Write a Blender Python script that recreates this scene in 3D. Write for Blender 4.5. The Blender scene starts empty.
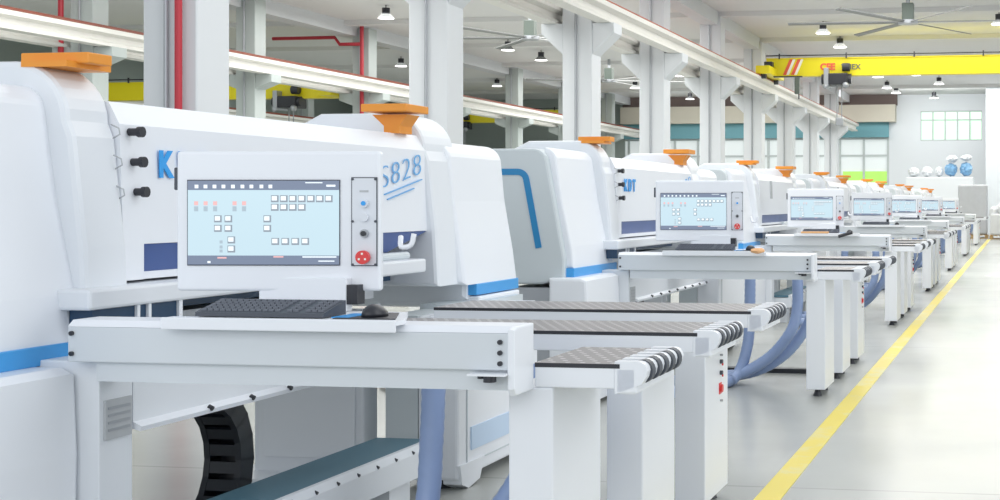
import bpy, bmesh, math, random
from mathutils import Vector, Matrix
random.seed(4)
S = bpy.context.scene
C = S.collection
TH = math.radians(9.33)
CAMZ = 1.35

# ------------------------------------------------------------------ materials
def mat(name, col, rough=0.5, metal=0.0, noise=0.0, nscale=3.0, emit=None, estr=0.0, coat=0.0, alpha=1.0, trans=0.0):
    m = bpy.data.materials.new(name); m.use_nodes = True
    nt = m.node_tree; b = nt.nodes['Principled BSDF']
    b.inputs['Roughness'].default_value = rough
    b.inputs['Metallic'].default_value = metal
    b.inputs['Coat Weight'].default_value = coat
    b.inputs['Alpha'].default_value = alpha
    b.inputs['Transmission Weight'].default_value = trans
    tc = nt.nodes.new('ShaderNodeTexCoord')
    nz = nt.nodes.new('ShaderNodeTexNoise'); nz.inputs['Scale'].default_value = nscale; nz.inputs['Detail'].default_value = 4
    mx = nt.nodes.new('ShaderNodeMix'); mx.data_type = 'RGBA'
    c = (*col, 1); k = 1 - max(noise, 0.02)
    mx.inputs['A'].default_value = c
    mx.inputs['B'].default_value = (col[0]*k, col[1]*k, col[2]*k, 1)
    nt.links.new(tc.outputs['Object'], nz.inputs['Vector'])
    nt.links.new(nz.outputs['Fac'], mx.inputs['Factor'])
    nt.links.new(mx.outputs['Result'], b.inputs['Base Color'])
    if emit:
        b.inputs['Emission Color'].default_value = (*emit, 1)
        b.inputs['Emission Strength'].default_value = estr
    return m

M = {}
M['white'] = mat('white_paint', (.86,.885,.93), .32, noise=.02)
M['white2'] = mat('soft_white_paint', (.80,.83,.87), .38, noise=.03)
M['grey'] = mat('pale_grey_paint', (.62,.675,.70), .42, noise=.03)
M['beamgrey'] = mat('console_beam_grey', (.66,.70,.735), .42, noise=.03)
M['blue'] = mat('blue_stripe', (.06,.36,.78), .35)
M['blue7'] = mat('deep_blue_line', (.015,.23,.50), .35)
M['band'] = mat('dark_blue_band', (.07,.13,.36), .3, noise=.3, nscale=6)
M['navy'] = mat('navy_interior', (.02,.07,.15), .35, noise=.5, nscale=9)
M['teal'] = mat('teal_cover', (.10,.22,.29), .5, noise=.2, nscale=2)
M['orange'] = mat('orange_paint', (.86,.32,.03), .45, noise=.08)
M['dark'] = mat('black_plastic', (.025,.027,.035), .4)
M['chain'] = mat('chain_plastic', (.018,.022,.03), .45)
M['kb'] = mat('keyboard_grey', (.07,.08,.10), .5)
M['key'] = mat('keycap_grey', (.15,.165,.20), .5)
M['red'] = mat('red_button', (.75,.05,.05), .35)
M['ltblue'] = mat('pale_blue_label', (.58,.72,.90), .4)
M['logo'] = mat('logo_blue', (.03,.36,.85), .4)
M['script'] = mat('script_blue', (.17,.45,.80), .4)
M['hose'] = mat('blue_hose', (.30,.40,.64), .35, noise=.15, nscale=14)
M['metal'] = mat('grey_metal', (.42,.44,.47), .4, .5)
M['vent'] = mat('vent_grey', (.50,.52,.54), .5, noise=.1, nscale=20)
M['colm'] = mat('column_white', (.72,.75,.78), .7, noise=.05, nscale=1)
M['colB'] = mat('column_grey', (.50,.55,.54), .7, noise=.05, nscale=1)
M['rbeam'] = mat('runway_beam_white', (.80,.79,.75), .55, noise=.08, nscale=.8)
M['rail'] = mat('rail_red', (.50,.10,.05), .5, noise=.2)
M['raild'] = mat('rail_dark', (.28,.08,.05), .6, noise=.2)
M['pipe'] = mat('red_pipe', (.52,.03,.05), .4)
M['yellow'] = mat('crane_yellow', (.84,.72,.01), .4, noise=.06, nscale=1.5)
M['hredm'] = mat('hazard_red', (.8,.12,.06), .5)
M['hwhite'] = mat('hazard_white', (.9,.88,.8), .5)
M['ceil'] = mat('ceiling_white', (.76,.76,.76), .8, noise=.04, nscale=.5)
M['wallm'] = mat('end_wall_white', (.80,.84,.87), .8, noise=.03, nscale=.5)
M['wallg'] = mat('far_wall_greygreen', (.38,.44,.42), .8, noise=.08, nscale=.4)
M['beige'] = mat('lintel_beige', (.60,.57,.48), .7, noise=.06)
M['tealb'] = mat('teal_fascia', (.16,.38,.44), .6)
M['brown'] = mat('dark_brown_header', (.17,.13,.12), .8)
M['frame'] = mat('window_frame', (.55,.60,.60), .5)
M['glassday'] = mat('daylit_glass', (.4,.55,.45), .2, emit=(.58,.86,.64), estr=.85)
M['glasswh'] = mat('frosted_glass', (.6,.64,.64), .3, emit=(.78,.84,.84), estr=.35)
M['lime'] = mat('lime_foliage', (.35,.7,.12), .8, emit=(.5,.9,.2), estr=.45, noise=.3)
M['wrap'] = mat('grey_film', (.62,.64,.67), .35, noise=.15, nscale=5)
M['wrapw'] = mat('white_film', (.82,.84,.86), .3, noise=.12, nscale=5)
M['wrapb'] = mat('blue_film', (.25,.50,.78), .35, noise=.35, nscale=7)
M['wood'] = mat('pallet_wood', (.55,.36,.16), .7, noise=.25, nscale=6)
M['lampglow'] = mat('lamp_lens', (.9,.9,.9), .3, emit=(1,1,.97), estr=3)
M['fan'] = mat('fan_blade', (.24,.25,.25), .4)
M['fanhub'] = mat('fan_motor', (.12,.15,.13), .5)
M['skin'] = mat('orange_cloth', (.80,.45,.22), .7)
# screen colours
M['scr'] = mat('screen_face', (.02,.02,.02), .2, emit=(.62,.82,.92), estr=.76)
M['scrbar'] = mat('screen_bar', (.05,.06,.08), .3, emit=(.16,.20,.29), estr=.8)
M['ic_d'] = mat('icon_dark', (.1,.1,.1), .4, emit=(.22,.27,.33), estr=.8)
M['ic_g'] = mat('icon_grey', (.1,.1,.1), .4, emit=(.36,.47,.55), estr=.8)
M['ic_l'] = mat('icon_light', (.1,.1,.1), .4, emit=(.85,.95,1), estr=.9)
M['ic_r'] = mat('icon_red', (.1,.1,.1), .4, emit=(.85,.45,.45), estr=.8)
M['btnpanel'] = mat('button_plate', (.74,.77,.82), .35)

# perforated table surface
def dots_mat():
    m = bpy.data.materials.new('perforated_table'); m.use_nodes = True
    nt = m.node_tree; b = nt.nodes['Principled BSDF']; b.inputs['Roughness'].default_value = .38
    tc = nt.nodes.new('ShaderNodeTexCoord'); sp = nt.nodes.new('ShaderNodeSeparateXYZ')
    nt.links.new(tc.outputs['Object'], sp.inputs[0])
    def mth(op, a, bb=None):
        n = nt.nodes.new('ShaderNodeMath'); n.operation = op
        for i, v in enumerate((a, bb)):
            if v is None: continue
            if isinstance(v, (int, float)): n.inputs[i].default_value = v
            else: nt.links.new(v, n.inputs[i])
        return n.outputs[0]
    p = .045
    y = mth('DIVIDE', sp.outputs['Y'], p)
    row = mth('MODULO', mth('FLOOR', mth('ADD', y, 400)), 2)
    x = mth('ADD', mth('DIVIDE', sp.outputs['X'], p), mth('MULTIPLY', row, .5))
    fx = mth('SUBTRACT', mth('FRACT', mth('ADD', x, 400)), .5)
    fy = mth('SUBTRACT', mth('FRACT', mth('ADD', y, 400)), .5)
    d = mth('SQRT', mth('ADD', mth('MULTIPLY', fx, fx), mth('MULTIPLY', fy, fy)))
    f = mth('LESS_THAN', d, .19)
    mx = nt.nodes.new('ShaderNodeMix'); mx.data_type = 'RGBA'
    mx.inputs['A'].default_value = (.22,.205,.21,1); mx.inputs['B'].default_value = (.58,.57,.57,1)
    nt.links.new(f, mx.inputs['Factor']); nt.links.new(mx.outputs['Result'], b.inputs['Base Color'])
    return m
M['dots'] = dots_mat()

def floor_mat():
    m = bpy.data.materials.new('polished_floor'); m.use_nodes = True
    nt = m.node_tree; b = nt.nodes['Principled BSDF']; b.inputs['Specular IOR Level'].default_value = .32
    tc = nt.nodes.new('ShaderNodeTexCoord')
    n1 = nt.nodes.new('ShaderNodeTexNoise'); n1.inputs['Scale'].default_value = .35; n1.inputs['Detail'].default_value = 6
    nt.links.new(tc.outputs['Object'], n1.inputs['Vector'])
    r = nt.nodes.new('ShaderNodeValToRGB')
    r.color_ramp.elements[0].position = .3; r.color_ramp.elements[0].color = (.40,.41,.385,1)
    r.color_ramp.elements[1].position = .7; r.color_ramp.elements[1].color = (.52,.53,.505,1)
    nt.links.new(n1.outputs['Fac'], r.inputs['Fac'])
    br = nt.nodes.new('ShaderNodeTexBrick'); br.offset = 0
    br.inputs['Color1'].default_value = (1,1,1,1); br.inputs['Color2'].default_value = (1,1,1,1)
    br.inputs['Mortar'].default_value = (.80,.80,.80,1)
    br.inputs['Scale'].default_value = 1; br.inputs['Mortar Size'].default_value = .012
    br.inputs['Brick Width'].default_value = 6; br.inputs['Row Height'].default_value = 6.55
    nt.links.new(tc.outputs['Object'], br.inputs['Vector'])
    mx = nt.nodes.new('ShaderNodeMix'); mx.data_type = 'RGBA'; mx.blend_type = 'MULTIPLY'; mx.inputs['Factor'].default_value = 1
    nt.links.new(r.outputs['Color'], mx.inputs['A']); nt.links.new(br.outputs['Color'], mx.inputs['B'])
    nt.links.new(mx.outputs['Result'], b.inputs['Base Color'])
    n2 = nt.nodes.new('ShaderNodeTexNoise'); n2.inputs['Scale'].default_value = 1.2; n2.inputs['Detail'].default_value = 5
    nt.links.new(tc.outputs['Object'], n2.inputs['Vector'])
    mr = nt.nodes.new('ShaderNodeMapRange'); mr.inputs['To Min'].default_value = .14; mr.inputs['To Max'].default_value = .32
    nt.links.new(n2.outputs['Fac'], mr.inputs['Value']); nt.links.new(mr.outputs['Result'], b.inputs['Roughness'])
    bp = nt.nodes.new('ShaderNodeBump'); bp.inputs['Strength'].default_value = .03
    nt.links.new(n2.outputs['Fac'], bp.inputs['Height']); nt.links.new(bp.outputs['Normal'], b.inputs['Normal'])
    return m
M['floor'] = floor_mat()

def line_mat():
    m = bpy.data.materials.new('worn_yellow_line'); m.use_nodes = True
    nt = m.node_tree; b = nt.nodes['Principled BSDF']; b.inputs['Roughness'].default_value = .35
    tc = nt.nodes.new('ShaderNodeTexCoord')
    n1 = nt.nodes.new('ShaderNodeTexNoise'); n1.inputs['Scale'].default_value = 2.2; n1.inputs['Detail'].default_value = 8; n1.inputs['Roughness'].default_value = .7
    nt.links.new(tc.outputs['Object'], n1.inputs['Vector'])
    r = nt.nodes.new('ShaderNodeValToRGB')
    r.color_ramp.elements[0].position = .5; r.color_ramp.elements[0].color = (.82,.66,.05,1)
    r.color_ramp.elements[1].position = .66; r.color_ramp.elements[1].color = (.76,.70,.34,1)
    nt.links.new(n1.outputs['Fac'], r.inputs['Fac']); nt.links.new(r.outputs['Color'], b.inputs['Base Color'])
    return m
M['line'] = line_mat()

# ------------------------------------------------------------------ mesh builder
class MB:
    def __init__(s): s.bm = bmesh.new(); s.mats = []
    def mi(s, m):
        if m not in s.mats: s.mats.append(m)
        return s.mats.index(m)
    def _add(s, b, m, smooth=False):
        i = s.mi(m)
        for f in b.faces: f.material_index = i; f.smooth = smooth
        me = bpy.data.meshes.new('tmp'); b.to_mesh(me); b.free()
        s.bm.from_mesh(me); bpy.data.meshes.remove(me)
    def box(s, x0, x1, y0, y1, z0, z1, m='white', bev=0.0, seg=2):
        b = bmesh.new(); bmesh.ops.create_cube(b, size=1)
        for v in b.verts:
            v.co = Vector(((x0+x1)/2 + v.co.x*(x1-x0), (y0+y1)/2 + v.co.y*(y1-y0), (z0+z1)/2 + v.co.z*(z1-z0)))
        if bev > 0:
            bmesh.ops.bevel(b, geom=list(b.edges), offset=bev, segments=seg, profile=.5, affect='EDGES')
        s._add(b, m); return s
    def prism(s, pts, axis, a0, a1, m='white', bev=0.0, seg=2):
        """pts: 2D polygon. axis 'y': pts=(x,z); axis 'x': pts=(y,z); axis 'z': pts=(x,y)"""
        b = bmesh.new()
        def P(p, a):
            if axis == 'y': return (p[0], a, p[1])
            if axis == 'x': return (a, p[0], p[1])
            return (p[0], p[1], a)
        v0 = [b.verts.new(P(p, a0)) for p in pts]; v1 = [b.verts.new(P(p, a1)) for p in pts]
        n = len(pts)
        caps = [b.faces.new(v0), b.faces.new(v1[::-1])]
        for i in range(n): b.faces.new((v0[i], v1[i], v1[(i+1) % n], v0[(i+1) % n]))
        bmesh.ops.recalc_face_normals(b, faces=list(b.faces))
        if bev > 0:
            es = list({e for f in caps for e in f.edges})
            bmesh.ops.bevel(b, geom=es, offset=bev, segments=seg, profile=.5, affect='EDGES')
        s._add(b, m); return s
    def hexa(s, P, m='white', bev=0.0):
        """8 corners: bottom 4 ccw, top 4 ccw"""
        b = bmesh.new(); v = [b.verts.new(p) for p in P]
        for f in ((3,2,1,0),(4,5,6,7),(0,1,5,4),(1,2,6,5),(2,3,7,6),(3,0,4,7)): b.faces.new([v[i] for i in f])
        bmesh.ops.recalc_face_normals(b, faces=list(b.faces))
        if bev > 0: bmesh.ops.bevel(b, geom=list(b.edges), offset=bev, segments=2, profile=.5, affect='EDGES')
        s._add(b, m); return s
    def cyl(s, p0, p1, r, m='white', n=16, r2=None, cap=True):
        p0 = Vector(p0); p1 = Vector(p1); d = p1-p0
        b = bmesh.new()
        bmesh.ops.create_cone(b, cap_ends=cap, segments=n, radius1=r, radius2=r if r2 is None else r2, depth=d.length)
        R = d.to_track_quat('Z', 'Y').to_matrix().to_4x4()
        bmesh.ops.transform(b, matrix=Matrix.Translation((p0+p1)/2) @ R, verts=b.verts)
        i = s.mi(m)
        s._add(b, m, False); return s
    def tube(s, pts, r, m='dark', n=10, ribs=0.0):
        b = bmesh.new(); pts = [Vector(p) for p in pts]; rings = []
        up = Vector((0,0,1))
        for i, p in enumerate(pts):
            t = (pts[min(i+1, len(pts)-1)] - pts[max(i-1, 0)]).normalized()
            a = t.cross(Vector((.3,1,.1))).normalized(); c = t.cross(a).normalized()
            rr = r*(1+(ribs if i % 2 else 0))
            rings.append([b.verts.new(p + a*math.cos(2*math.pi*k/n)*rr + c*math.sin(2*math.pi*k/n)*rr) for k in range(n)])
        for i in range(len(rings)-1):
            for k in range(n): b.faces.new((rings[i][k], rings[i][(k+1) % n], rings[i+1][(k+1) % n], rings[i+1][k]))
        b.faces.new(rings[0][::-1]); b.faces.new(rings[-1])
        bmesh.ops.recalc_face_normals(b, faces=list(b.faces))
        s._add(b, m, True); return s
    def ball(s, c, rad, m, jit=0.0, sub=2):
        b = bmesh.new(); bmesh.ops.create_icosphere(b, subdivisions=sub, radius=1)
        for v in b.verts:
            k = 1+random.uniform(-jit, jit)
            v.co = Vector((c[0]+v.co.x*rad[0]*k, c[1]+v.co.y*rad[1]*k, c[2]+v.co.z*rad[2]*k))
        s._add(b, m, jit == 0); return s
    def build(s, name, parent=None, loc=None):
        me = bpy.data.meshes.new(name); s.bm.to_mesh(me); s.bm.free()
        for k in s.mats: me.materials.append(M[k])
        o = bpy.data.objects.new(name, me); C.objects.link(o)
        if parent: o.parent = parent
        if loc: o.location = loc
        return o

def tag(o, label=None, cat=None, group=None, kind=None):
    if label: o['label'] = label
    if cat: o['category'] = cat
    if group: o['group'] = group
    if kind: o['kind'] = kind
    return o
def empty(name, loc=(0,0,0), rz=0):
    o = bpy.data.objects.new(name, None); C.objects.link(o); o.location = loc; o.rotation_euler[2] = rz
    o.empty_display_size = .2; return o
def struct(name, mb, label=None):
    o = mb.build(name); o['kind'] = 'structure'
    if label: o['label'] = label
    return o
def copy_tree(o, parent=None):
    c = o.copy(); C.objects.link(c)
    if parent: c.parent = parent
    for ch in list(o.children): copy_tree(ch, c)
    return c
def spline(pts, n=40):
    """Catmull-Rom"""
    P = [Vector(p) for p in pts]; P = [P[0]*2-P[1]] + P + [P[-1]*2-P[-2]]; out = []
    segs = len(P)-3
    for i in range(segs):
        for k in range(n//segs):
            t = k/(n//segs)
            a, b, c, d = P[i:i+4]
            out.append(.5*((2*b)+(c-a)*t+(2*a-5*b+4*c-d)*t*t+(3*b-a-3*c+d)*t**3))
    out.append(P[-2]); return out
def text(name, body, size, mname, parent, mtx, bold=0.0, shear=0.0, sx=1.0, spacing=1.0, extrude=.002):
    cu = bpy.data.curves.new('lettering', 'FONT'); cu.body = body; cu.size = size; cu.offset = bold; cu.shear = shear
    cu.extrude = extrude; cu.space_character = spacing; cu.align_x = 'LEFT'
    to = bpy.data.objects.new('lettering_source', cu); C.objects.link(to)
    bpy.context.view_layer.update()
    dg = bpy.context.evaluated_depsgraph_get()
    me = bpy.data.meshes.new_from_object(to.evaluated_get(dg))
    bpy.data.objects.remove(to)
    me.name = name; me.materials.clear(); me.materials.append(M[mname])
    me.transform(Matrix.Diagonal((sx, 1, 1, 1))); me.transform(mtx)
    o = bpy.data.objects.new(name, me); C.objects.link(o); o.parent = parent
    return o
def arc(cx, cy, r, a0, a1, n=8):
    return [(cx+r*math.cos(math.radians(a0+(a1-a0)*k/n)), cy+r*math.sin(math.radians(a0+(a1-a0)*k/n))) for k in range(n+1)]

# ------------------------------------------------------------------ building
CZ = 6.45
struct('floor', MB().box(-34, 9, -6, 68, -.2, 0, 'floor'))
struct('ceiling', MB().box(-34, 9, 9, 68, CZ, CZ+.2, 'ceil'))
tag(MB().box(-1.195, -1.075, 2, 52.4, 0, .003, 'line').build('aisle_marking'), 'worn yellow safety line painted on the floor along the aisle', 'floor line')

# end wall of the aisle bay, with its window opening
struct('wall_far', MB().box(-31, -19, 66, 66.3, 0, CZ, 'wallg'))
mb = MB(); Y0, Y1 = 66, 66.3
mb.box(-6.1, -4.62, Y0, Y1, 0, CZ, 'wallm'); mb.box(-1.75, 8.2, Y0, Y1, 0, CZ, 'wallm')
mb.box(-4.62, -1.75, Y0, Y1, 0, 4.27, 'wallm'); mb.box(-4.62, -1.75, Y0, Y1, 5.68, CZ, 'wallm')
struct('wall_back', mb)
mb = MB()
for k in range(6):
    x = -4.62+k*2.87/5; mb.box(x-.035, x+.035, 66.02, 66.14, 4.27, 5.68, 'frame')
for z in (4.3, 5.25, 5.65): mb.box(-4.62, -1.75, 66.03, 66.13, z-.03, z+.03, 'frame')
mb.box(-4.62, -1.75, 66.14, 66.17, 4.27, 5.68, 'glassday')
struct('window_1', mb)
# left part: header, lintel, fascia and glazed front
mb = MB()
mb.box(-19, -5.7, 65.6, 66.2, 5.95, CZ, 'brown'); 
struct('trim_1', mb)
mb = MB(); mb.box(-19, -5.75, 65.2, 66.2, 5.15, 5.95, 'beige'); struct('trim_2', mb)
mb = MB(); mb.box(-19, -6.1, 65.7, 66.2, 4.45, 5.15, 'tealb'); struct('trim_3', mb)
mb = MB(); mb.box(-19, -6.1, 66.1, 66.2, 0, 4.45, 'glasswh')
for k in range(12):
    x = -6.15-k*1.15; mb.box(x-.05, x+.05, 65.98, 66.1, 0, 4.45, 'frame')
for z in (.05, 2.2, 3.6, 4.4): mb.box(-19, -6.1, 66.0, 66.1, z-.04, z+.04, 'frame')
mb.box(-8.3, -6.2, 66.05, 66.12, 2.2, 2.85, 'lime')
struct('window_2', mb)
struct('wall_left', MB().box(-31.3, -31, 6, 66.2, 0, CZ, 'wallg'))
mb = MB()
mb.box(-1.45, 8, 60.6, 61, 0, CZ, 'wallm'); struct('wall_partition', mb)
struct('wall_right', MB().box(8, 8.3, 16, 66, 0, CZ, 'wallm'))
# ceiling beams
for k in range(10):
    y = 12.42+6*k
    struct('trim_%d' % (4+k), MB().box(-31, 8, y+.1, y+.47, CZ-.13, CZ, 'ceil'))
for n, (xa, xb) in enumerate(((-8.35, -7.93), (-19.1, -18.6))):
    struct('trim_%d' % (14+n), MB().box(xa, xb, 9, 66, CZ-.36, CZ, 'colm'))

ORD = ['first','second','third','fourth','fifth','sixth','seventh','eighth','ninth','tenth']
def column(xl, y, w, m, up=0.0):
    """square concrete column with a bracket on either side; origin at its base"""
    root = empty('support_column', (xl+w/2, y+w/2, 0)); h = w/2
    MB().box(-h, h, -h, h, 0, CZ-.13, m, bev=.012, seg=1).build('shaft', root)
    for sgn in (-1, 1):
        L = .42
        pts = [(sgn*h, 4.12), (sgn*(h+L), 4.36+up), (sgn*(h+L), 4.55+up), (sgn*h, 4.55+up)]
        MB().prism(pts, 'y', -h+.02, h-.02, m, bev=.01, seg=1).build('bracket', root)
    p = MB().cyl((-.02, -h-.03, 0), (-.02, -h-.03, CZ-.15), .022, 'metal', n=8)
    p.build('conduit', root)
    return root
colsA = []
for i in range(9):
    c = column(-8.42, 12.42+6*i+(.65 if i == 2 else 0), .57, 'colm', .15)
    tag(c, 'white concrete column close behind the machine row, %s from the left' % ORD[i], 'column', 'columns behind the machine row')
    if i == 0:
        MB().cyl((.14, -.36, 0), (.14, -.36, CZ-.2), .035, 'pipe', n=12).build('red_pipe', c)['label'] = 'red vertical pipe on the column'
for i in range(8):
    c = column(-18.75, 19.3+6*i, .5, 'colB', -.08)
    tag(c, '%s grey column of the more distant column row, counted from the left' % ORD[i], 'column', 'columns of the distant row')
    if i == 3:
        q = MB().cyl((.12, -.42, 0), (.12, -.42, 6.35), .055, 'pipe', n=12)
        q.tube([(.12, -.42, 5.85), (-.55, -.42, 5.85), (-.7, -.42, 6.05), (-2.6, -.42, 6.05)], .05, 'pipe')
        q.build('red_pipe', c)['label'] = 'red pipe with a side branch'
    if i == 1:
        MB().cyl((-.42, -.3, 0), (-.42, -.3, CZ-.2), .055, 'pipe', n=12).build('red_pipe', c)
for i in range(6):
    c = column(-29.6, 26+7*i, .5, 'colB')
    tag(c, '%s grey column of the farthest column row by the left wall' % ORD[i], 'column', 'columns of the farthest row')

def runway(xc, y0, y1, label, side=1):
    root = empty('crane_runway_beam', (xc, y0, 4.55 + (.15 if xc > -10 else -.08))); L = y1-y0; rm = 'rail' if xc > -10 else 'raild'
    mb = MB()
    prof = [(-.14,0),(.14,0),(.14,.06),(.07,.1),(.07,.20),(.2,.24),(.2,.33),(-.2,.33),(-.2,.24),(-.07,.20),(-.07,.1),(-.14,.06)]
    mb.prism(prof, 'y', 0, L, 'rbeam'); mb.build('girder', root)
    MB().box(-.205, .205, 0, L, .332, .355, rm).box(-.035, .035, 0, L, .355, .42, rm).build('rail', root)['label'] = 'red rail on top'
    tag(root, label, 'crane rail beam')
    return root
runway(-7.62, 9.0, 65, 'long white crane runway beam with red top rail on the aisle side of the near columns')
runway(-8.66, 9.0, 65, 'white crane runway beam on the far side of the near columns')
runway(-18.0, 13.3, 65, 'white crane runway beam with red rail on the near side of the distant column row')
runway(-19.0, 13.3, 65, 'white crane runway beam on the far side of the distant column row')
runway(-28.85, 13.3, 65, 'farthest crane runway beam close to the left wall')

# ------------------------------------------------------------------ cranes
def crane(x0, x1, y, zb, hoistx, label, marks=False):
    root = empty('bridge_crane', (x0, y, zb)); L = x1-x0
    MB().box(0, L, 0, .32, 0, .52, 'yellow', bev=.015).box(0, L, -.03, .35, .5, .53, 'yellow').box(0, L, -.03, .35, -.01, .02, 'yellow').build('girder', root)
    mb = MB().box(-.12, .3, -1.1, 1.4, -.02, .22, 'yellow', bev=.02)
    mb.cyl((.02, -.9, -.03), (.16, -.9, -.03), .12, 'dark').cyl((.02, 1.2, -.03), (.16, 1.2, -.03), .12, 'dark')
    mb.box(.0, .25, -.4, -.1, .1, .4, 'dark', bev=.02)
    mb.build('end_carriage', root)
    MB().box(L-.3, L+.12, -1.1, 1.4, -.02, .22, 'yellow', bev=.02).build('end_carriage', root)
    mb = MB().cyl((0, -.05, .6), (L, -.05, .6), .018, 'dark', n=8)
    k = .4
    while k < L:
        mb.box(k-.02, k+.02, -.07, -.03, .5, .66, 'dark'); k += 2.0
    mb.build('cable_rail', root)
    h = hoistx
    mb = MB().box(h-.28, h+.36, -.28, .42, -.30, .04, 'dark', bev=.03)
    mb.cyl((h-.42, -.08, -.12), (h+.46, -.08, -.12), .15, 'dark')
    mb.cyl((h+.2, -.15, .22), (h+.42, -.15, .22), .12, 'dark')
    mb.box(h-.34, h-.2, -.3, .35, -.36, .2, 'metal', bev=.02).ball((h+.3,-.25,-.32), (.1,.1,.1), 'metal').ball((h-.3,-.25,-.34), (.08,.08,.08), 'metal')
    hb = mb.build('hoist', root)
    MB().cyl((h+.02, 0, -.3), (h+.02, 0, -1.25), .016, 'metal', n=6).cyl((h+.16, 0, -.3), (h+.16, 0, -1.25), .016, 'metal', n=6).box(h-.02, h+.2, -.08, .08, -1.5, -1.25, 'metal', bev=.03).build('hook_block', hb)
    if marks:
        mb = MB()
        for q in (.62, .86):
            mb.prism([(q-.12, .03), (q-.02, .03), (q+.18, .49), (q+.08, .49)], 'y', -.012, -.002, 'hredm')
            mb.prism([(q-.02, .03), (q+.06, .03), (q+.26, .49), (q+.18, .49)], 'y', -.012, -.002, 'hwhite')
        mb.build('hazard_stripes', root)
        mtx = Matrix.Translation((1.62, -.012, .17)) @ Matrix.Rotation(math.pi/2, 4, 'X')
        text('red_lettering', 'CEE', .26, 'hredm', root, mtx, bold=.012, extrude=.004)
        mtx = Matrix.Translation((2.25, -.012, .17)) @ Matrix.Rotation(math.pi/2, 4, 'X')
        text('dark_lettering', 'TMEX', .22, 'fanhub', root, mtx, bold=.004, extrude=.004)
        MB().box(.25, 1.1, -.2, -.05, -.05, -.02, 'dark').cyl((1.0, -.12, -.02), (1.0, -.12, -.7), .02, 'dark', n=6).box(.88, 1.02, -.2, -.05, -.55, -.05, 'fanhub', bev=.01).build('control_pendant', root)
    tag(root, label, 'crane'); return root
crane(-7.45, 5.5, 41, 5.12, 2.1, 'yellow overhead bridge crane spanning the aisle with black hoist', True)
crane(-28.6, -19.3, 38, 4.42, 7.5, 'yellow bridge crane in the far left bay above the orange-topped machine')
crane(-28.9, -19.0, 60, 4.98, 4.0, 'distant yellow bridge crane seen low between the near columns')

def fan(x, y, z, R, label, rot):
    root = empty('ceiling_fan', (x, y, z))
    MB().box(-.14, .14, -.14, .14, .05, .46, 'fanhub', bev=.02).cyl((0,0,.4), (0,0,CZ-z), .05, 'metal').cyl((0,0,-.04), (0,0,.05), .24, 'metal', n=20).build('motor', root)
    for k in range(6):
        a = math.radians(rot+60*k); d = Vector((math.cos(a), math.sin(a), 0)); n = Vector((-d.y, d.x, 0))
        P = []
        for zz in (-.012, .012):
            for r_, w in ((.2, .05), (.2, -.05), (R, -.07), (R, .07)):
                p = d*r_+n*w; P.append((p.x, p.y, zz+(.025 if w > 0 else -.005)))
        MB().hexa(P, 'fan').build('blade', root)
    tag(root, label, 'ceiling fan'); return root
fan(-2.65, 33.6, 5.68, 2.9, 'large six-bladed ceiling fan above the aisle', 2)
fan(-12.7, 35.2, 5.68, 2.9, 'large ceiling fan in the left bay between the second and third near columns', 8)
fan(-14.4, 48, 5.68, 2.9, 'distant ceiling fan seen between the third and fourth near columns', 20)

def pix(x, y, z=None, Z=None):
    """aim point: where the sight line meets depth z or height Z"""
    u = (x-790)/1400; v = (203-y)/1400
    s, c = math.sin(TH), math.cos(TH)
    if z is None: z = (Z-CAMZ)/v
    return Vector(((-s+u*c)*z, (c+u*s)*z, CAMZ+v*z))
def lamp():
    root = empty('high_bay_lamp')
    MB().cyl((0,0,.0), (0,0,.10), .21, 'fan', r2=.12, n=20).build('reflector', root)
    MB().cyl((0,0,-.015), (0,0,.0), .2, 'lampglow', n=20).build('lens', root)
    MB().cyl((0,0,.1), (0,0,.26), .1, 'dark').cyl((0,0,.26), (0,0,.33), .015, 'dark', n=6).build('housing', root)
    return root
L0 = lamp(); first = True
AIS = [(823,33),(840,47),(999,24),(878,77),(887,88),(916,75),(896,93),(934,98),(939,84)]
BAY = [(386,18),(401,66),(508,50),(541,60),(497,86),(635,88),(680,76),(660,92),(690,99)]
names = ['just above the left end of the yellow crane','above the yellow crane hoist','at the right edge under the near ceiling','below the crane beam, nearest its hoist','below the crane beam, second from its hoist','below the middle of the crane beam','low at the far end beside the brown header','above the left corner of the far window','above the middle of the far window']
for g, arr in enumerate((AIS, BAY)):
    for i, (px, py) in enumerate(arr):
        r = L0 if first else copy_tree(L0); first = False
        r.location = pix(px, py, Z=6.12)
        if g == 0: tag(r, 'round high-bay lamp over the aisle, ' + names[i], 'ceiling lamp', 'high-bay lamps')
        else: tag(r, 'round high-bay lamp in the left bay, %s from the left' % ORD[sorted(b[0] for b in BAY).index(px)], 'ceiling lamp', 'high-bay lamps')

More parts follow.
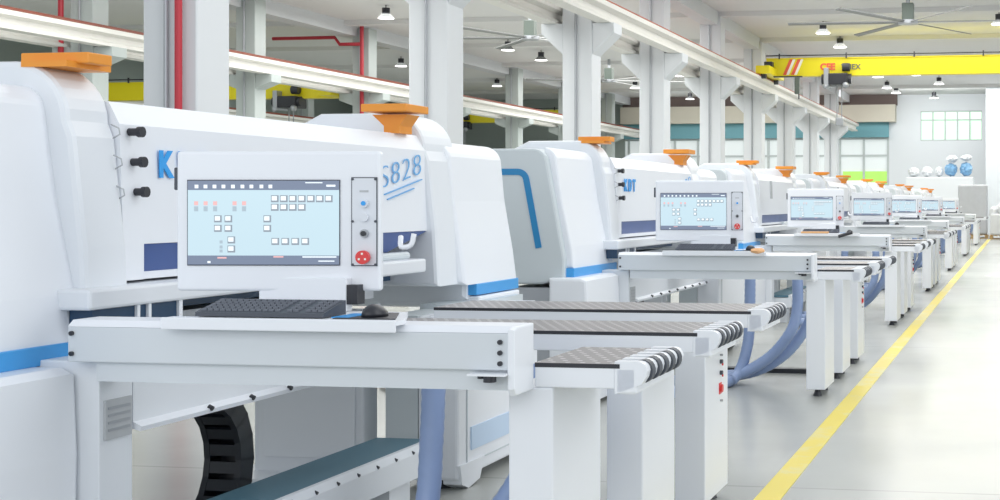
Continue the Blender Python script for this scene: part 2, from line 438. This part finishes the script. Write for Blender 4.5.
# ------------------------------------------------------------------ the machine (local Y = world Y for the nearest one)
def make_machine():
    R = empty('drilling_machine', (0,0,0))
    XF = -2.80
    # end frames: tall rounded arches
    def frame_prof(xr=-2.80, z0=.92):
        p = [(-3.8, z0)]
        p += [(xr+.015, z0), (xr, 1.2), (xr-.04, 1.55)]
        p += arc(xr-.25, 1.60, .19, 0, 90, 8)
        p += [(-3.42, 1.79), (-3.6, 1.70), (-3.8, 1.66)]
        return p
    MB().prism(frame_prof(), 'y', 3.80, 4.02, 'white2', bev=.02).build('end_frame', R)
    MB().prism([(x+.03 if x > -3.7 else x, z) for x, z in frame_prof()], 'y', 6.42, 6.80, 'white2', bev=.02).build('end_frame', R)
    # main beam with white panel
    pan = [(-3.5,1.08),(-2.815,1.08),(-2.815,1.2),(-2.83,1.60),(-2.87,1.675),(-3.5,1.70)]
    mb = MB().prism(pan, 'y', 4.02, 4.13, 'white', 0)
    mb.prism([(-3.5,1.2),(-2.815,1.2),(-2.83,1.60),(-2.87,1.675),(-3.5,1.70)], 'y', 4.13, 6.44, 'white', 0)
    mb.build('beam_cover', R)
    MB().box(-3.4, -2.83, 4.13, 5.9, 1.08, 1.105, 'white').build('beam_lip', R).location = (-.11,.09,.012)
    # blue band below the panel, cut diagonally at its far end
    b = MB()
    b.hexa([(-2.95,4.13,1.105),(-2.838,4.13,1.105),(-2.838,6.02,1.105),(-2.95,6.02,1.105),
            (-2.95,4.13,1.199),(-2.822,4.13,1.199),(-2.822,6.44,1.199),(-2.95,6.44,1.199)], 'band')
    b.build('blue_band', R)['label'] = 'dark blue band under the white panel'
    b = MB().box(-3.45, -2.72, 3.72, 6.2, 1.005, 1.07, 'white2', bev=.01)
    b.cyl((-2.80, 5.5, 1.085), (-2.80, 6.15, 1.085), .02, 'grey', n=12)
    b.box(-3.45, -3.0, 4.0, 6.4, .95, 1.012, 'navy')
    b.build('slide_rail', R)
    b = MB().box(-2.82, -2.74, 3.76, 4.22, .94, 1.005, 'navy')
    b.box(-2.74, -2.73, 3.97, 3.985, .94, 1.012, 'white').box(-2.74, -2.73, 4.03, 4.045, .94, 1.012, 'white').box(-2.74,-2.73,4.2,4.22,.94,1.012,'white')
    b.build('slot_window', R)
    b = MB().box(-3.6, -3.1, 4.02, 6.42, .86, .92, 'white2').build('bed', R)
    # rear body behind
    MB().box(-4.3, -3.5, 4.02, 6.42, .9, 1.6, 'white2', bev=.03).build('rear_housing', R)
    # near side cover with blue line
    cov = [(-3.9,.80),(-2.95,.80),(-2.80,.84),(-2.80,.97),(-2.87,1.35)] + arc(-3.01, 1.61, .09, 12, 90, 5) + [(-3.30,1.70),(-3.42,1.66),(-3.9,1.64)]
    side = MB().prism(cov, 'y', 2.84, 3.80, 'grey', bev=.015).build('side_cover', R)
    def door(y0, y1, nm='door', par=None, dx=0):
        d = [(-2.86,.905),(-2.77,.905),(-2.785,1.05),(-2.85,1.36)] + arc(-2.975, 1.625, .085, 12, 85, 6) + [(-2.99,1.62)]
        d = [(x+dx, z) for x, z in d]
        m = MB().prism(d, 'y', y0, y1, 'white', bev=.012)
        return m.build(nm, par)
    door(2.9, 3.86, par=side, dx=.015)
    st = MB().box(-2.86, -2.745, 2.88, 3.88, .845, .905, 'blue', bev=.004).build('blue_stripe', side); st['label'] = 'blue stripe under the door'
    # blue line shaped like a 7 on the near face
    path = [(-3.34,1.545)] + [(x, z) for x, z in arc(-3.12, 1.485, .06, 90, 10, 6)] + [(-2.975, 1.04)]
    w = .042
    outer, inner = [], []
    for i, p in enumerate(path):
        a = Vector(path[max(i-1,0)]); bq = Vector(path[min(i+1,len(path)-1)]); t = (bq-a).normalized(); n = Vector((-t.y, t.x))
        outer.append((p[0]+n.x*w/2, p[1]+n.y*w/2)); inner.append((p[0]-n.x*w/2, p[1]-n.y*w/2))
    ln = MB()
    for i in range(len(path)-1):
        ln.prism([outer[i], outer[i+1], inner[i+1], inner[i]], 'y', 2.834, 2.841, 'blue7')
    ln.build('blue_line', side)['label'] = 'bent dark blue line on the near face'
    # lower body near
    lb = MB().prism([(-3.0,.03),(-2.74,.03),(-2.73,.6),(-2.74,.84),(-2.78,.858),(-3.0,.858)], 'y', 2.95, 3.695, 'white', bev=.02)
    lb.box(-3.3,-2.95,3.0,3.65,.1,.79,'metal')
    lo = lb.build('lower_body', R)
    po = MB().box(-2.95, -2.72, 3.70, 3.86, .0, .876, 'white2', bev=.004).build('support_post', R)
    v = MB().box(-2.722, -2.712, 3.72, 3.845, .635, .755, 'vent')
    for k in range(4): v.box(-2.714, -2.710, 3.73, 3.835, .66+k*.022, .668+k*.022, 'metal')
    v.build('vent', po)
    # far side cover (leaning door with stripe)
    cov2 = [(-3.9,.80),(-2.92,.80),(-2.80,.84),(-2.80,.97),(-2.85,1.35)] + arc(-2.98, 1.56, .1, 12, 90, 6) + [(-3.9,1.64)]
    s2 = MB().prism(cov2, 'y', 6.78, 7.42, 'white2', bev=.03).build('side_cover', R)
    d = [(-2.9,.925),(-2.76,.925),(-2.78,1.08),(-2.83,1.36)] + arc(-2.95, 1.57, .1, 12, 85, 6) + [(-3.05,1.66)]
    MB().prism(d, 'y', 6.66, 7.42, 'white', bev=.03, seg=3).build('door', s2)
    m = MB().box(-2.84, -2.755, 6.80, 7.42, .865, .925, 'blue', bev=.004).build('blue_stripe', s2); m['label'] = 'blue stripe under the door'
    lb = MB().box(-2.86, -2.74, 6.8, 7.4, .6, .86, 'white', bev=.01)
    lb.build('skirt', s2)
    # far lower body
    fb = MB().box(-2.74, -2.54, 6.10, 7.2, .05, .82, 'white', bev=.015).box(-2.90,-2.74,6.10,7.2,.05,.82,'grey')
    fb.box(-2.539, -2.535, 6.20, 7.1, .11, .116, 'grey').box(-2.539, -2.535, 6.2, 6.206, .11, .7, 'grey')
    f = fb.build('lower_body', R)
    MB().box(-2.54, -2.533, 6.25, 6.8, .17, .28, 'ltblue').build('label_plate', f)
    MB().prism([(6.10,.12),(6.40,.12),(6.34,.02),(6.2,.0),(6.12,.03)], 'x', -2.62, -2.528, 'white').build('corner_bracket', f)
    for y in (6.2, 7.1): MB().cyl((-2.66,y,0), (-2.66,y,.06), .045, 'dark', r2=.02).build('levelling_foot', f)
    MB().box(-2.98, -2.75, 6.55, 6.6, 0.05, .84, 'grey').box(-2.98,-2.75,6.6,7.4,.02,.84,'grey').build('pedestal', R)
    # guard rail along the bed, teal slide cover, chain, inner pedestal
    g = MB().box(-2.74, -2.725, 3.87, 6.5, .665, .82, 'white2').prism([(-2.76,.655),(-2.70,.64),(-2.695,.655),(-2.74,.675)], 'y', 3.87, 6.5, 'white')
    for k in range(9): g.cyl((-2.705, 4.25+k*.26, .662), (-2.69, 4.25+k*.26, .655), .009, 'dark', n=8)
    g.build('guard_rail', R)
    t = MB().box(-2.80, -2.565, 3.9, 5.7, .29, .315, 'teal')
    tt = t.build('slide_cover', R); tt['label'] = 'flat teal cover strip'
    t = MB().prism([(-2.565,.315),(-2.545,.315),(-2.53,.285),(-2.53,.18),(-2.78,.15),(-2.78,.285),(-2.565,.285)], 'y', 3.9, 5.7, 'white2')
    for k in range(11): t.cyl((-2.54, 4.0+k*.165, .295), (-2.528, 4.0+k*.165, .290), .007, 'dark', n=8)
    t.box(-2.85, -2.6, 5.4, 5.6, 0, .18, 'white2').box(-2.9,-2.6,4.0,4.2,0,.15,'white2')
    t.build('slide_base', R)
    ch = MB()
    cy, cz, rr = 4.58, .38, .275
    n = 13
    for k in range(n):
        a0 = math.radians(98 - k*16.5); a1 = math.radians(98-(k+1)*16.5)
        for x in (-3.06, -2.93):
            P = []
            for a, r_ in ((a0, rr-.045), (a0, rr+.045), (a1-.03, rr+.045), (a1-.03, rr-.045)):
                P.append((cy+math.cos(a)*r_, cz+math.sin(a)*r_))
            ch.prism(P, 'x', x-.012, x+.012, 'chain')
        am = (a0+a1)/2
        P = []
        for a, r_ in ((a0-.05, rr-.045), (a0-.05, rr-.03), (a1+.05, rr-.03), (a1+.05, rr-.045)): P.append((cy+math.cos(a)*r_, cz+math.sin(a)*r_))
        ch.prism(P, 'x', -3.06, -2.93, 'chain')
        P = []
        for a, r_ in ((a0, rr+.03), (a0, rr+.045), (a1, rr+.045), (a1, rr+.03)): P.append((cy+math.cos(a)*r_, cz+math.sin(a)*r_))
        ch.prism(P, 'x', -3.06, -2.93, 'chain')
    ch.box(-3.07,-2.92,4.1,4.56,.62,.70,'chain').box(-3.07,-2.92,4.55,4.85,.655,.685,'chain')
    ch.box(-3.07,-2.92,3.9,4.5,.09,.18,'chain')
    ch.build('cable_chain', R)['label'] = 'black cable drag chain bent in a curve'
    p = MB().box(-3.62, -3.06, 6.1, 6.25, .06, .84, 'white2', bev=.01).box(-3.56, -3.10, 6.085, 6.1, .14, .80, 'white2', bev=.004)
    p.box(-3.7, -3.05, 5.9, 6.6, 0, .07, 'white2')
    p.cyl((-3.66,5.95,.07),(-3.66,5.95,.09),.02,'dark')
    p.build('inner_pedestal', R)
    # orange lifting blocks
    o = MB().box(-3.06, -2.82, 3.85, 3.97, 1.785, 1.82, 'orange', bev=.004).box(-3.02,-2.86,3.8,4.02,1.77,1.79,'orange')
    o.build('lifting_block', R)['label'] = 'orange block on the near end frame'
    o = MB().box(-3.0, -2.77, 6.08, 6.34, 1.775, 1.812, 'orange', bev=.004)
    o.prism([(-2.98,1.765),(-2.80,1.765),(-2.84,1.71),(-2.84,1.675),(-2.92,1.675),(-2.92,1.71)], 'y', 6.16, 6.3, 'orange')
    o.build('lifting_block', R)['label'] = 'orange funnel-shaped block by the far end frame'
    # knobs on the panel
    for k, z in enumerate((1.575, 1.475, 1.375)):
        y = 4.07+.012*k
        kb = MB().cyl((-2.835,y,z), (-2.795,y,z), .013, 'dark', n=12).cyl((-2.795,y,z), (-2.778,y,z), .018, 'dark', n=12)
        kb.build('knob', R)
        MB().tube([(-2.825, y-.10, z+.02), (-2.80, y-.095, z+.008), (-2.80, y-.09, z-.012), (-2.825, y-.09, z-.025)], .0025, 'vent').build('hook', R)
    # lettering
    base = Matrix(((0,0,1,0),(1,0,0,0),(0,1,0,0),(0,0,0,1)))
    mtx = Matrix.Translation((-2.817, 4.215, 1.43)) @ base
    text('logo', 'KDT', .125, 'logo', R, mtx, bold=.005, sx=.95, spacing=1.6)['label'] = 'blue bold letters'
    mtx = Matrix.Translation((-2.818, 5.91, 1.402)) @ base @ Matrix.Rotation(math.radians(10), 4, 'Z')
    text('model_lettering', 'S828', .15, 'script', R, mtx, shear=.1, sx=1.45, spacing=1.12, bold=-.0035)['label'] = 'slanting light blue number with underline'
    u = MB()
    for (ya, za, yb, zb) in ((5.95, 1.375, 6.36, 1.452), (5.98, 1.352, 6.27, 1.407)):
        u.prism([(ya,za),(yb,zb),(yb,zb+.005),(ya,za+.005)], 'x', -2.82, -2.812, 'script')
    u.build('underline', R)
    for ch in R.children:
        nm = ch.name.split('.')[0]
        if nm in ('end_frame','beam_cover','blue_band','slide_rail','slot_window','side_cover','knob','hook','logo','model_lettering','underline','lifting_block','bed','rear_housing'):
            ch.location = (-.11, .09, .012)
        if nm == 'side_cover': ch.location = (-.17, .19, .012) if ch == side else (-.06, .09, .0)
        elif nm == 'lower_body': ch.location = (-.05, 0, 0)
    # console beam
    b = MB().box(-2.78, -1.41, 3.64, 3.785, .88, .985, 'beamgrey', bev=.004).box(-2.70, -1.41, 3.66, 3.785, .822, .88, 'beamgrey')
    b.prism([(3.64,.985),(3.785,.985),(3.785,1.003),(3.665,1.003)], 'x', -2.78, -1.41, 'white')
    for z in (.96,.93,.90): b.cyl((-1.437,3.642,z), (-1.437,3.632,z), .007, 'dark', n=10)
    for z in (.965,.905): b.cyl((-2.765,3.642,z), (-2.765,3.632,z), .007, 'dark', n=10)
    b.box(-1.52,-1.41,3.60,3.66,.868,.874,'white').cyl((-1.46,3.62,.868),(-1.46,3.62,.85),.018,'dark').cyl((-1.49,3.63,.868),(-1.49,3.63,.858),.01,'dark')
    cb = b.build('console_beam', R)
    MB().prism([(3.625,.83),(3.64,.81),(3.785,.81),(3.785,1.003),(3.65,1.003),(3.625,.995)], 'x', -1.412, -1.39, 'white', bev=.006).build('end_plate', cb)
    # keyboard tray and neck
    t = MB().box(-2.45, -1.73, 3.60, 3.66, 1.004, 1.018, 'white').prism([(-2.38,3.66),(-1.73,3.66),(-1.84,3.92),(-2.36,3.92)],'z',1.004,1.018,'white')
    t.box(-2.45,-1.73,3.595,3.605,.985,1.02,'white',bev=.003)
    tray = t.build('keyboard_tray', R)
    MB().prism([(-1.94,3.64),(-1.75,3.64),(-1.84,3.86),(-1.94,3.86)],'z',1.0185,1.021,'dark').box(-1.955,-1.90,3.66,3.8,1.0195,1.022,'logo').build('mouse_pad', tray)
    MB().box(-2.32,-2.03,3.90,3.94,1.018,1.12,'white',bev=.004).box(-2.03,-1.995,3.9,3.95,1.04,1.1,'dark').build('monitor_neck', R)
    # monitor: group turned towards the aisle camera
    H = empty('control_monitor', (-2.25, 3.90, 1.295), math.radians(8.5)); H.parent = R
    MB().box(-.320,.312, 0,.035,-.216,.215,'white',bev=.010,seg=3).box(-.27,.24,.03,.12,-.17,.18,'white',bev=.01).build('housing', H)
    MB().box(-.333,-.317,.01,.05,.095,.165,'kb',bev=.004).build('side_latch', H)
    def P(px, py):  # local coordinates on the monitor face, from proportions of the display
        return ((px-278.5)*.00309, (221.5-py)*.00309)
    s = MB()
    def r(x0, y0, x1, y1, m, lift=.001):
        a, c = P(x0, y0); b_, d_ = P(x1, y1); s.box(min(a,b_), max(a,b_), -.004-lift, -.002, min(c,d_), max(c,d_), m)
    r(186.2,180.5,339.2,266,'kb',0)
    r(187,189.5,338.5,256.5,'scr',.001); r(187,181.5,338.5,190.8,'scrbar',.002); r(187,256,338.5,265,'scrbar',.002)
    for x in (196,205,214,223,232.5,242,251,261,270): r(x-1.8,185.5,x+1.8,189,'ic_l',.003)
    r(305,183,322,184,'ic_l',.003); r(326,185.5,335,187.5,'ic_l',.003); r(302,256.8,336,258,'ic_l',.003); r(318,261,334,262,'ic_l',.003)
    r(207,261.5,210,263.5,'ic_l',.003); r(217,257.5,226,259,'ic_r',.003); r(273,256.5,283,258,'ic_r',.003)
    def icon(x, y, w=7.6, h=7):
        r(x,y,x+w,y+h,'ic_d',.002); r(x+.9,y+.9,x+w-1.6,y+h-1.8,'ic_l',.003)
    for k in range(7): icon(270.5+k*9, 196)
    for k in range(4): icon(270.5+k*9, 204.5)
    for x,y in ((213.5,216),(224,216),(213.5,225.5),(224,225.5),(263,216),(263,225.5),(227,237),(227,246)): icon(x,y)
    for k in range(4): icon(271+k*10, 238.5)
    for x in (193.5,203,212.5,232,241.5):
        r(x,202,x+4,206,'ic_r',.002); r(x,207,x+4,212,'ic_g',.002)
    for y in (241,246,250): r(219,y,222,y+3,'ic_g',.002)
    s.build('screen', H)['label'] = 'lit pale blue control screen with icons'
    s = MB()
    a, c = P(350.5, 178); b_, d_ = P(376.5, 266.5)
    s.box(a, b_, -.003, 0, d_, c, 'kb'); s.box(a+.003, b_-.003, -.0045, 0, d_+.003, c-.003, 'btnpanel')
    for (x, y) in ((352,180),(375,180),(352,222),(375,222),(352,265),(375,265)):
        q = P(x, y); s.cyl((q[0],-.004,q[1]), (q[0],-.009,q[1]), .004, 'kb', n=8)
    s.box(P(359,0)[0], P(368,0)[0], -.0055, 0, P(0,193)[1], P(0,191)[1], 'vent')
    bp = s.build('button_panel', H)
    q = P(364, 204); MB().cyl((q[0],-.002,q[1]), (q[0],-.016,q[1]), .013, 'btnpanel').cyl((q[0],-.016,q[1]), (q[0],-.02,q[1]), .007, 'logo').build('blue_button', bp)
    q = P(364, 218); MB().cyl((q[0],-.002,q[1]), (q[0],-.014,q[1]), .013, 'btnpanel').build('white_button', bp)
    q = P(364, 234); MB().cyl((q[0],-.002,q[1]), (q[0],-.014,q[1]), .013, 'metal').cyl((q[0],-.014,q[1]), (q[0],-.022,q[1]), .008, 'dark').build('selector_switch', bp)
    q = P(364, 257.5); e = MB().cyl((q[0],-.002,q[1]), (q[0],-.012,q[1]), .014, 'hwhite').cyl((q[0],-.012,q[1]), (q[0],-.03,q[1]), .021, 'red', n=20)
    for k in range(3):
        a = math.radians(90+120*k); e.box(q[0]+math.cos(a)*.011-.003, q[0]+math.cos(a)*.011+.003, -.031, -.029, q[1]+math.sin(a)*.011-.003, q[1]+math.sin(a)*.011+.003, 'hwhite')
    e.build('emergency_stop', bp)
    MB().tube(spline([(.36,.05,-.05),(.37,.02,-.08),(.40,.02,-.075),(.41,.02,-.04)],12), .008, 'white').build('cable_hook', H)
    # hoses
    hs = [[(-2.0,4.48,.80),(-2.0,4.46,.55),(-2.01,4.42,.28),(-2.08,4.3,.06),(-2.2,3.9,.05),(-2.4,3.4,.05)],
          [(-1.64,4.48,.80),(-1.64,4.46,.56),(-1.69,4.42,.38),(-1.87,4.40,.18),(-2.15,4.3,.05),(-2.5,4.1,.05)],
          [(-1.52,4.52,.80),(-1.53,4.53,.58),(-1.58,4.53,.42),(-1.76,4.53,.20),(-2.05,4.53,.06),(-2.5,4.5,.05)]]
    for h in hs: MB().tube(spline(h, 60), .040, 'hose', n=14, ribs=.05).build('hose', R)
    return R

def make_keyboard():
    R = empty('keyboard', (-2.16, 3.71, 1.0205))
    MB().prism([(-.068,0),(.068,0),(.068,.042),(-.068,.012)], 'x', -.21, .19, 'kb').build('case', R)
    k = MB()
    for rr in range(5):
        y = -.052+rr*.024; z = .012+(y+.068)*.22
        n = 20
        for c in range(n):
            x = -.20+c*.0192
            if c in (13, 16): continue
            k.box(x, x+.016, y, y+.019, z, z+.006, 'key')
    k.build('keys', R); return R
def make_mouse():
    R = empty('mouse', (-1.85, 3.72, 1.022))
    b = bmesh.new(); bmesh.ops.create_uvsphere(b, u_segments=18, v_segments=12, radius=1)
    for v in b.verts:
        v.co = Vector((v.co.x*.034, v.co.y*.055, max(v.co.z, 0)*.034*(1-.25*v.co.y)))
    m = MB(); m._add(b, 'dark', True); m.build('shell', R)
    MB().cyl((-.004,.025,.026), (.004,.025,.026), .008, 'metal', n=12).build('wheel', R)
    return R

def make_table(last):
    """feed table; origin at the floor below its near right corner (X -1.05)"""
    R = empty('feed_table', (-1.05, 0, 0)); D = .45
    x0 = (-.34, -1.59, -1.52)[last]
    b = MB().box(x0, -.10, 0, .03, .815, .878, 'white', bev=.004).box(x0, -.10, D-.03, D, .815, .878, 'white', bev=.004)
    b.box(x0, -.06, .03, D-.03, .83, .86, 'white2')
    b.box(-.10, -.035, 0, D, .80, .878, 'white', bev=.008)
    # fingers between the rollers
    for k in range(6):
        y = k*D/5.6
        b.prism([(-.10,.80),(-.02,.83),(-.008,.85)]+arc(-.03,.868,.026,0,90,4)+[(-.10,.894)], 'y', y, y+D/5.6*.5, 'white')
    b.build('table_frame', R)
    MB().box(x0, -.085, .0, D, .878, .887, 'dots').box(x0, -.085, -.001, .003, .874, .886, 'dark').build('table_surface', R)['label'] = 'dark perforated table surface'
    for k in range(5):
        y = k*D/5.6+D/5.6*.5
        MB().prism([(-.16,.862)]+[(-.028+.03*math.cos(math.radians(a)), .862+.034*math.sin(math.radians(a))) for a in range(90,-91,-20)]+[(-.16,.83)], 'y', y+.002, y+D/5.6*.5-.002, 'kb').build('roller_belt', R)
    l = MB().box(-.42, -.285, .0, D+.02, .05, .815, 'white', bev=.006)
    lg = l.build('leg', R)
    for y in (.08, D-.06):
        MB().cyl((-.35,y,0), (-.35,y,.06), .032, 'dark', r2=.012).build('levelling_foot', lg)
    if last == 2:
        for z, m, r_ in ((.665,'metal',.005),(.635,'kb',.010),(.585,'kb',.010),(.515,'red',.018),(.46,'metal',.005)):
            q = MB().cyl((-.287,.30,z), (-.272,.30,z), r_, m, n=14)
            if m == 'red': q.box(-.288,-.282,.275,.325,z-.025,z+.025,'red')
            elif m == 'kb': q.cyl((-.276,.30,z-.012), (-.27,.30,z-.012), .006, 'red', n=8)
            q.build('push_button', lg)
    return R

OFF = [.10, 5.85, 11.6, 17.6, 24.2, 32.0, 41.2]
proto = make_machine(); kb0 = make_keyboard(); ms0 = make_mouse(); tb0 = [make_table(k) for k in range(3)]
TY = [3.79, 4.77, 5.78]
first_tail = ['nearest', 'second', 'third', 'fourth', 'fifth', 'sixth', 'last']
for i, oy in enumerate(OFF):
    w = first_tail[i]
    r = proto if i == 0 else copy_tree(proto)
    r.location.y = oy
    if i >= 2:   # lettering differs from the third machine on: a small grey plate instead
        for ch in list(r.children):
            if ch.name.split('.')[0] in ('logo', 'model_lettering', 'underline', 'knob', 'hook'):
                for g in list(ch.children): bpy.data.objects.remove(g)
                bpy.data.objects.remove(ch)
    extra = {0: 'blue lettering behind its large control screen', 1: 'bent blue line on its side cover'}.get(i, 'orange blocks on top, lit control screen')
    tag(r, '%s white drilling machine from the camera, %s' % (w, extra), 'machine', 'row of white drilling machines')
    k = kb0 if i == 0 else copy_tree(kb0); k.location.y = 3.71+oy
    tag(k, 'dark grey keyboard on the tray of the %s machine from the camera' % w, 'keyboard', 'keyboards on the machine trays')
    m = ms0 if i == 0 else copy_tree(ms0); m.location.y = 3.72+oy
    tag(m, 'black computer mouse on the tray of the %s machine from the camera' % w, 'mouse', 'mice on the machine trays')
    for j in range(3):
        t = tb0[j] if i == 0 else copy_tree(tb0[j]); t.location.y = TY[j]+oy
        tag(t, 'white one-legged feed table with roller end, %s of three at the %s machine' % (('nearest','middle','farthest')[j], w), 'feed table', 'feed tables along the aisle')
# small grey vent plates on the third machine and onwards
for i, oy in enumerate(OFF):
    if i < 2: continue
    root = [o for o in C.objects if o.name.split('.')[0] == 'drilling_machine' and abs(o.location.y-oy) < .01][0]
    MB().prism([(4.15,1.40),(4.26,1.40),(4.22,1.60),(4.12,1.60)], 'x', -2.818, -2.808, 'vent').build('louvre_plate', root)

# things lying about
tag(MB().tube(spline([(-4.6,9.6,.02),(-4.3,9.3,.05),(-4.0,9.5,.02),(-3.6,9.2,.02),(-3.4,9.5,.04),(-2.9,9.3,.02)], 40), .018, 'dark').build('floor_cable'), 'black cable lying in loops on the floor behind the nearest machine', 'cable')
tag(MB().box(-2.5,-1.45,10.95,11.05,0,.035,'dark').build('cable_channel'), 'black cable channel across the floor beside the blue hoses', 'cable channel')
# blue-orange bits on the trays of the second and third machines
tag(MB().ball((-1.76,9.36,1.025), (.05,.05,.02), 'skin', .12).build('orange_cloth'), 'small orange cloth beside the mouse on the second machine', 'cloth')
tag(MB().cyl((-1.95,15.11,.985),(-1.8,15.13,1.03),.018,'dark').build('hand_scanner'), 'black handheld tool leaning on the tray edge of the third machine', 'tool')
tag(MB().box(-2.35,-2.05,15.03,15.10,1.02,1.04,'skin',bev=.005).build('orange_sleeve'), 'flat orange strip on the tray front of the third machine', 'strip')

# ------------------------------------------------------------------ goods at the end of the row
def pallet(x0, x1, y0, y1, label):
    b = MB(); n = 7
    for k in range(n):
        w = (x1-x0)/n; b.box(x0+k*w, x0+k*w+w*.75, y0, y1, .12, .15, 'wood')
    b.box(x0, x1, y0, y1, .0, .02, 'wood')
    for x in (x0, (x0+x1)/2-.06, x1-.12):
        for y in (y0, (y0+y1)/2-.06, y1-.12): b.box(x, x+.12, y, y+.12, .02, .12, 'wood')
    tag(b.build('pallet'), label, 'pallet', 'wooden pallets at the aisle end')
pallet(-2.35, -1.2, 53.6, 54.8, 'wooden pallet under the tall grey film-wrapped stack')
pallet(-1.12, .1, 52.6, 53.8, 'wooden pallet at the right edge under white wrapped goods')
tag(MB().box(-2.33,-1.22,53.62,54.78,.15,2.05,'wrap',bev=.08,seg=3).build('wrapped_stack'), 'tall grey film-wrapped stack standing at the end of the machine row', 'wrapped goods')
b = MB().box(-1.1,.08,52.62,53.78,.15,.95,'wrapw',bev=.08,seg=3)
for k in range(5): b.ball((-.95+k*.24,53.1,1.0+.12*(k%2)), (.2,.3,.22), 'wrapw', .12)
tag(b.build('wrapped_goods'), 'low white film-wrapped goods at the right edge beyond the yellow line', 'wrapped goods')
tag(MB().box(-4.7,-1.9,58.2,59.6,0,2.42,'wallm',bev=.03).build('crate_stack'), 'white crate block below the far window carrying wrapped bags', 'crate')
for k, (x, z, rx, rz, m) in enumerate(((-2.22,2.76,.26,.28,'wrapb'),(-2.85,2.74,.26,.27,'wrapb'),(-3.33,2.65,.16,.2,'wrapw'),(-2.8,3.19,.24,.15,'wrapw'),(-2.2,3.23,.24,.13,'wrapw'),(-3.83,2.66,.24,.2,'wrapw'),(-4.4,2.65,.24,.19,'wrapw'))):
    nm = ['rightmost blue','left blue','white one left of the blue pair','topmost white','small white one at the right','low white one left of centre','low white one farthest left'][k]
    tag(MB().ball((x,58.8,z), (rx,.4,rz), m, .13, 3).build('plastic_bag'), 'film-wrapped bag on the white crate below the window, %s' % nm, 'bag', 'wrapped bags below the far window')

# ------------------------------------------------------------------ lights
def area(name, loc, size, sy, power, rot=(0,0,0), col=(1,1,1)):
    l = bpy.data.lights.new(name, 'AREA'); l.shape = 'RECTANGLE'; l.size = size; l.size_y = sy; l.energy = power; l.color = col
    o = bpy.data.objects.new(name, l); C.objects.link(o); o.location = loc; o.rotation_euler = rot; return o
for y in (14, 28, 42, 56):
    area('aisle_light', (-1.5, y, 6.25), 9, 10, 420 if y < 20 else 600, col=(1,.99,.97))
for y in (18, 34, 52):
    area('bay_light', (-13.3, y, 6.25), 8, 13, 800, col=(1,1,.98))
for y in (28, 48):
    area('far_bay_light', (-24, y, 6.25), 7, 16, 330, col=(.95,1,.97))
# added fill lights with no source of their own in the hall
area('end_wall_fill', (-3.6, 62.4, 6.3), 4, 1.5, 130, (math.radians(45),0,0))  # added fill under the ceiling, brightens the end wall
area('facade_fill', (-12, 61.8, 6.3), 11, 1.5, 170, (math.radians(45),0,0))  # added fill that lifts the glazed front and its header
area('side_fill', (7.5, 6, 3.6), 14, 5.5, 420, (0, math.radians(80), 0), (.97,.99,1))  # added unseen fill from the aisle side, stands in for daylight
area('front_fill', (-3, -5, 4.2), 14, 6, 330, (math.radians(78), 0, 0), (.96,.98,1))  # added unseen fill behind the camera for the near faces
w = bpy.data.worlds.new('World'); S.world = w; w.use_nodes = True
bg = w.node_tree.nodes['Background']; bg.inputs[0].default_value = (.88,.94,1,1); bg.inputs[1].default_value = .55

# ------------------------------------------------------------------ camera
cam = bpy.data.cameras.new('Camera'); co = bpy.data.objects.new('Camera', cam); C.objects.link(co)
co.location = (0, 0, CAMZ); co.rotation_euler = (math.pi/2, 0, TH)
cam.sensor_width = 36; cam.lens = 50.4; cam.shift_x = -.29; cam.shift_y = -.047
cam.clip_end = 300; cam.clip_start = .05
S.camera = co
S.view_settings.view_transform = 'Standard'
S.view_settings.look = 'None'
S.view_settings.exposure = .33
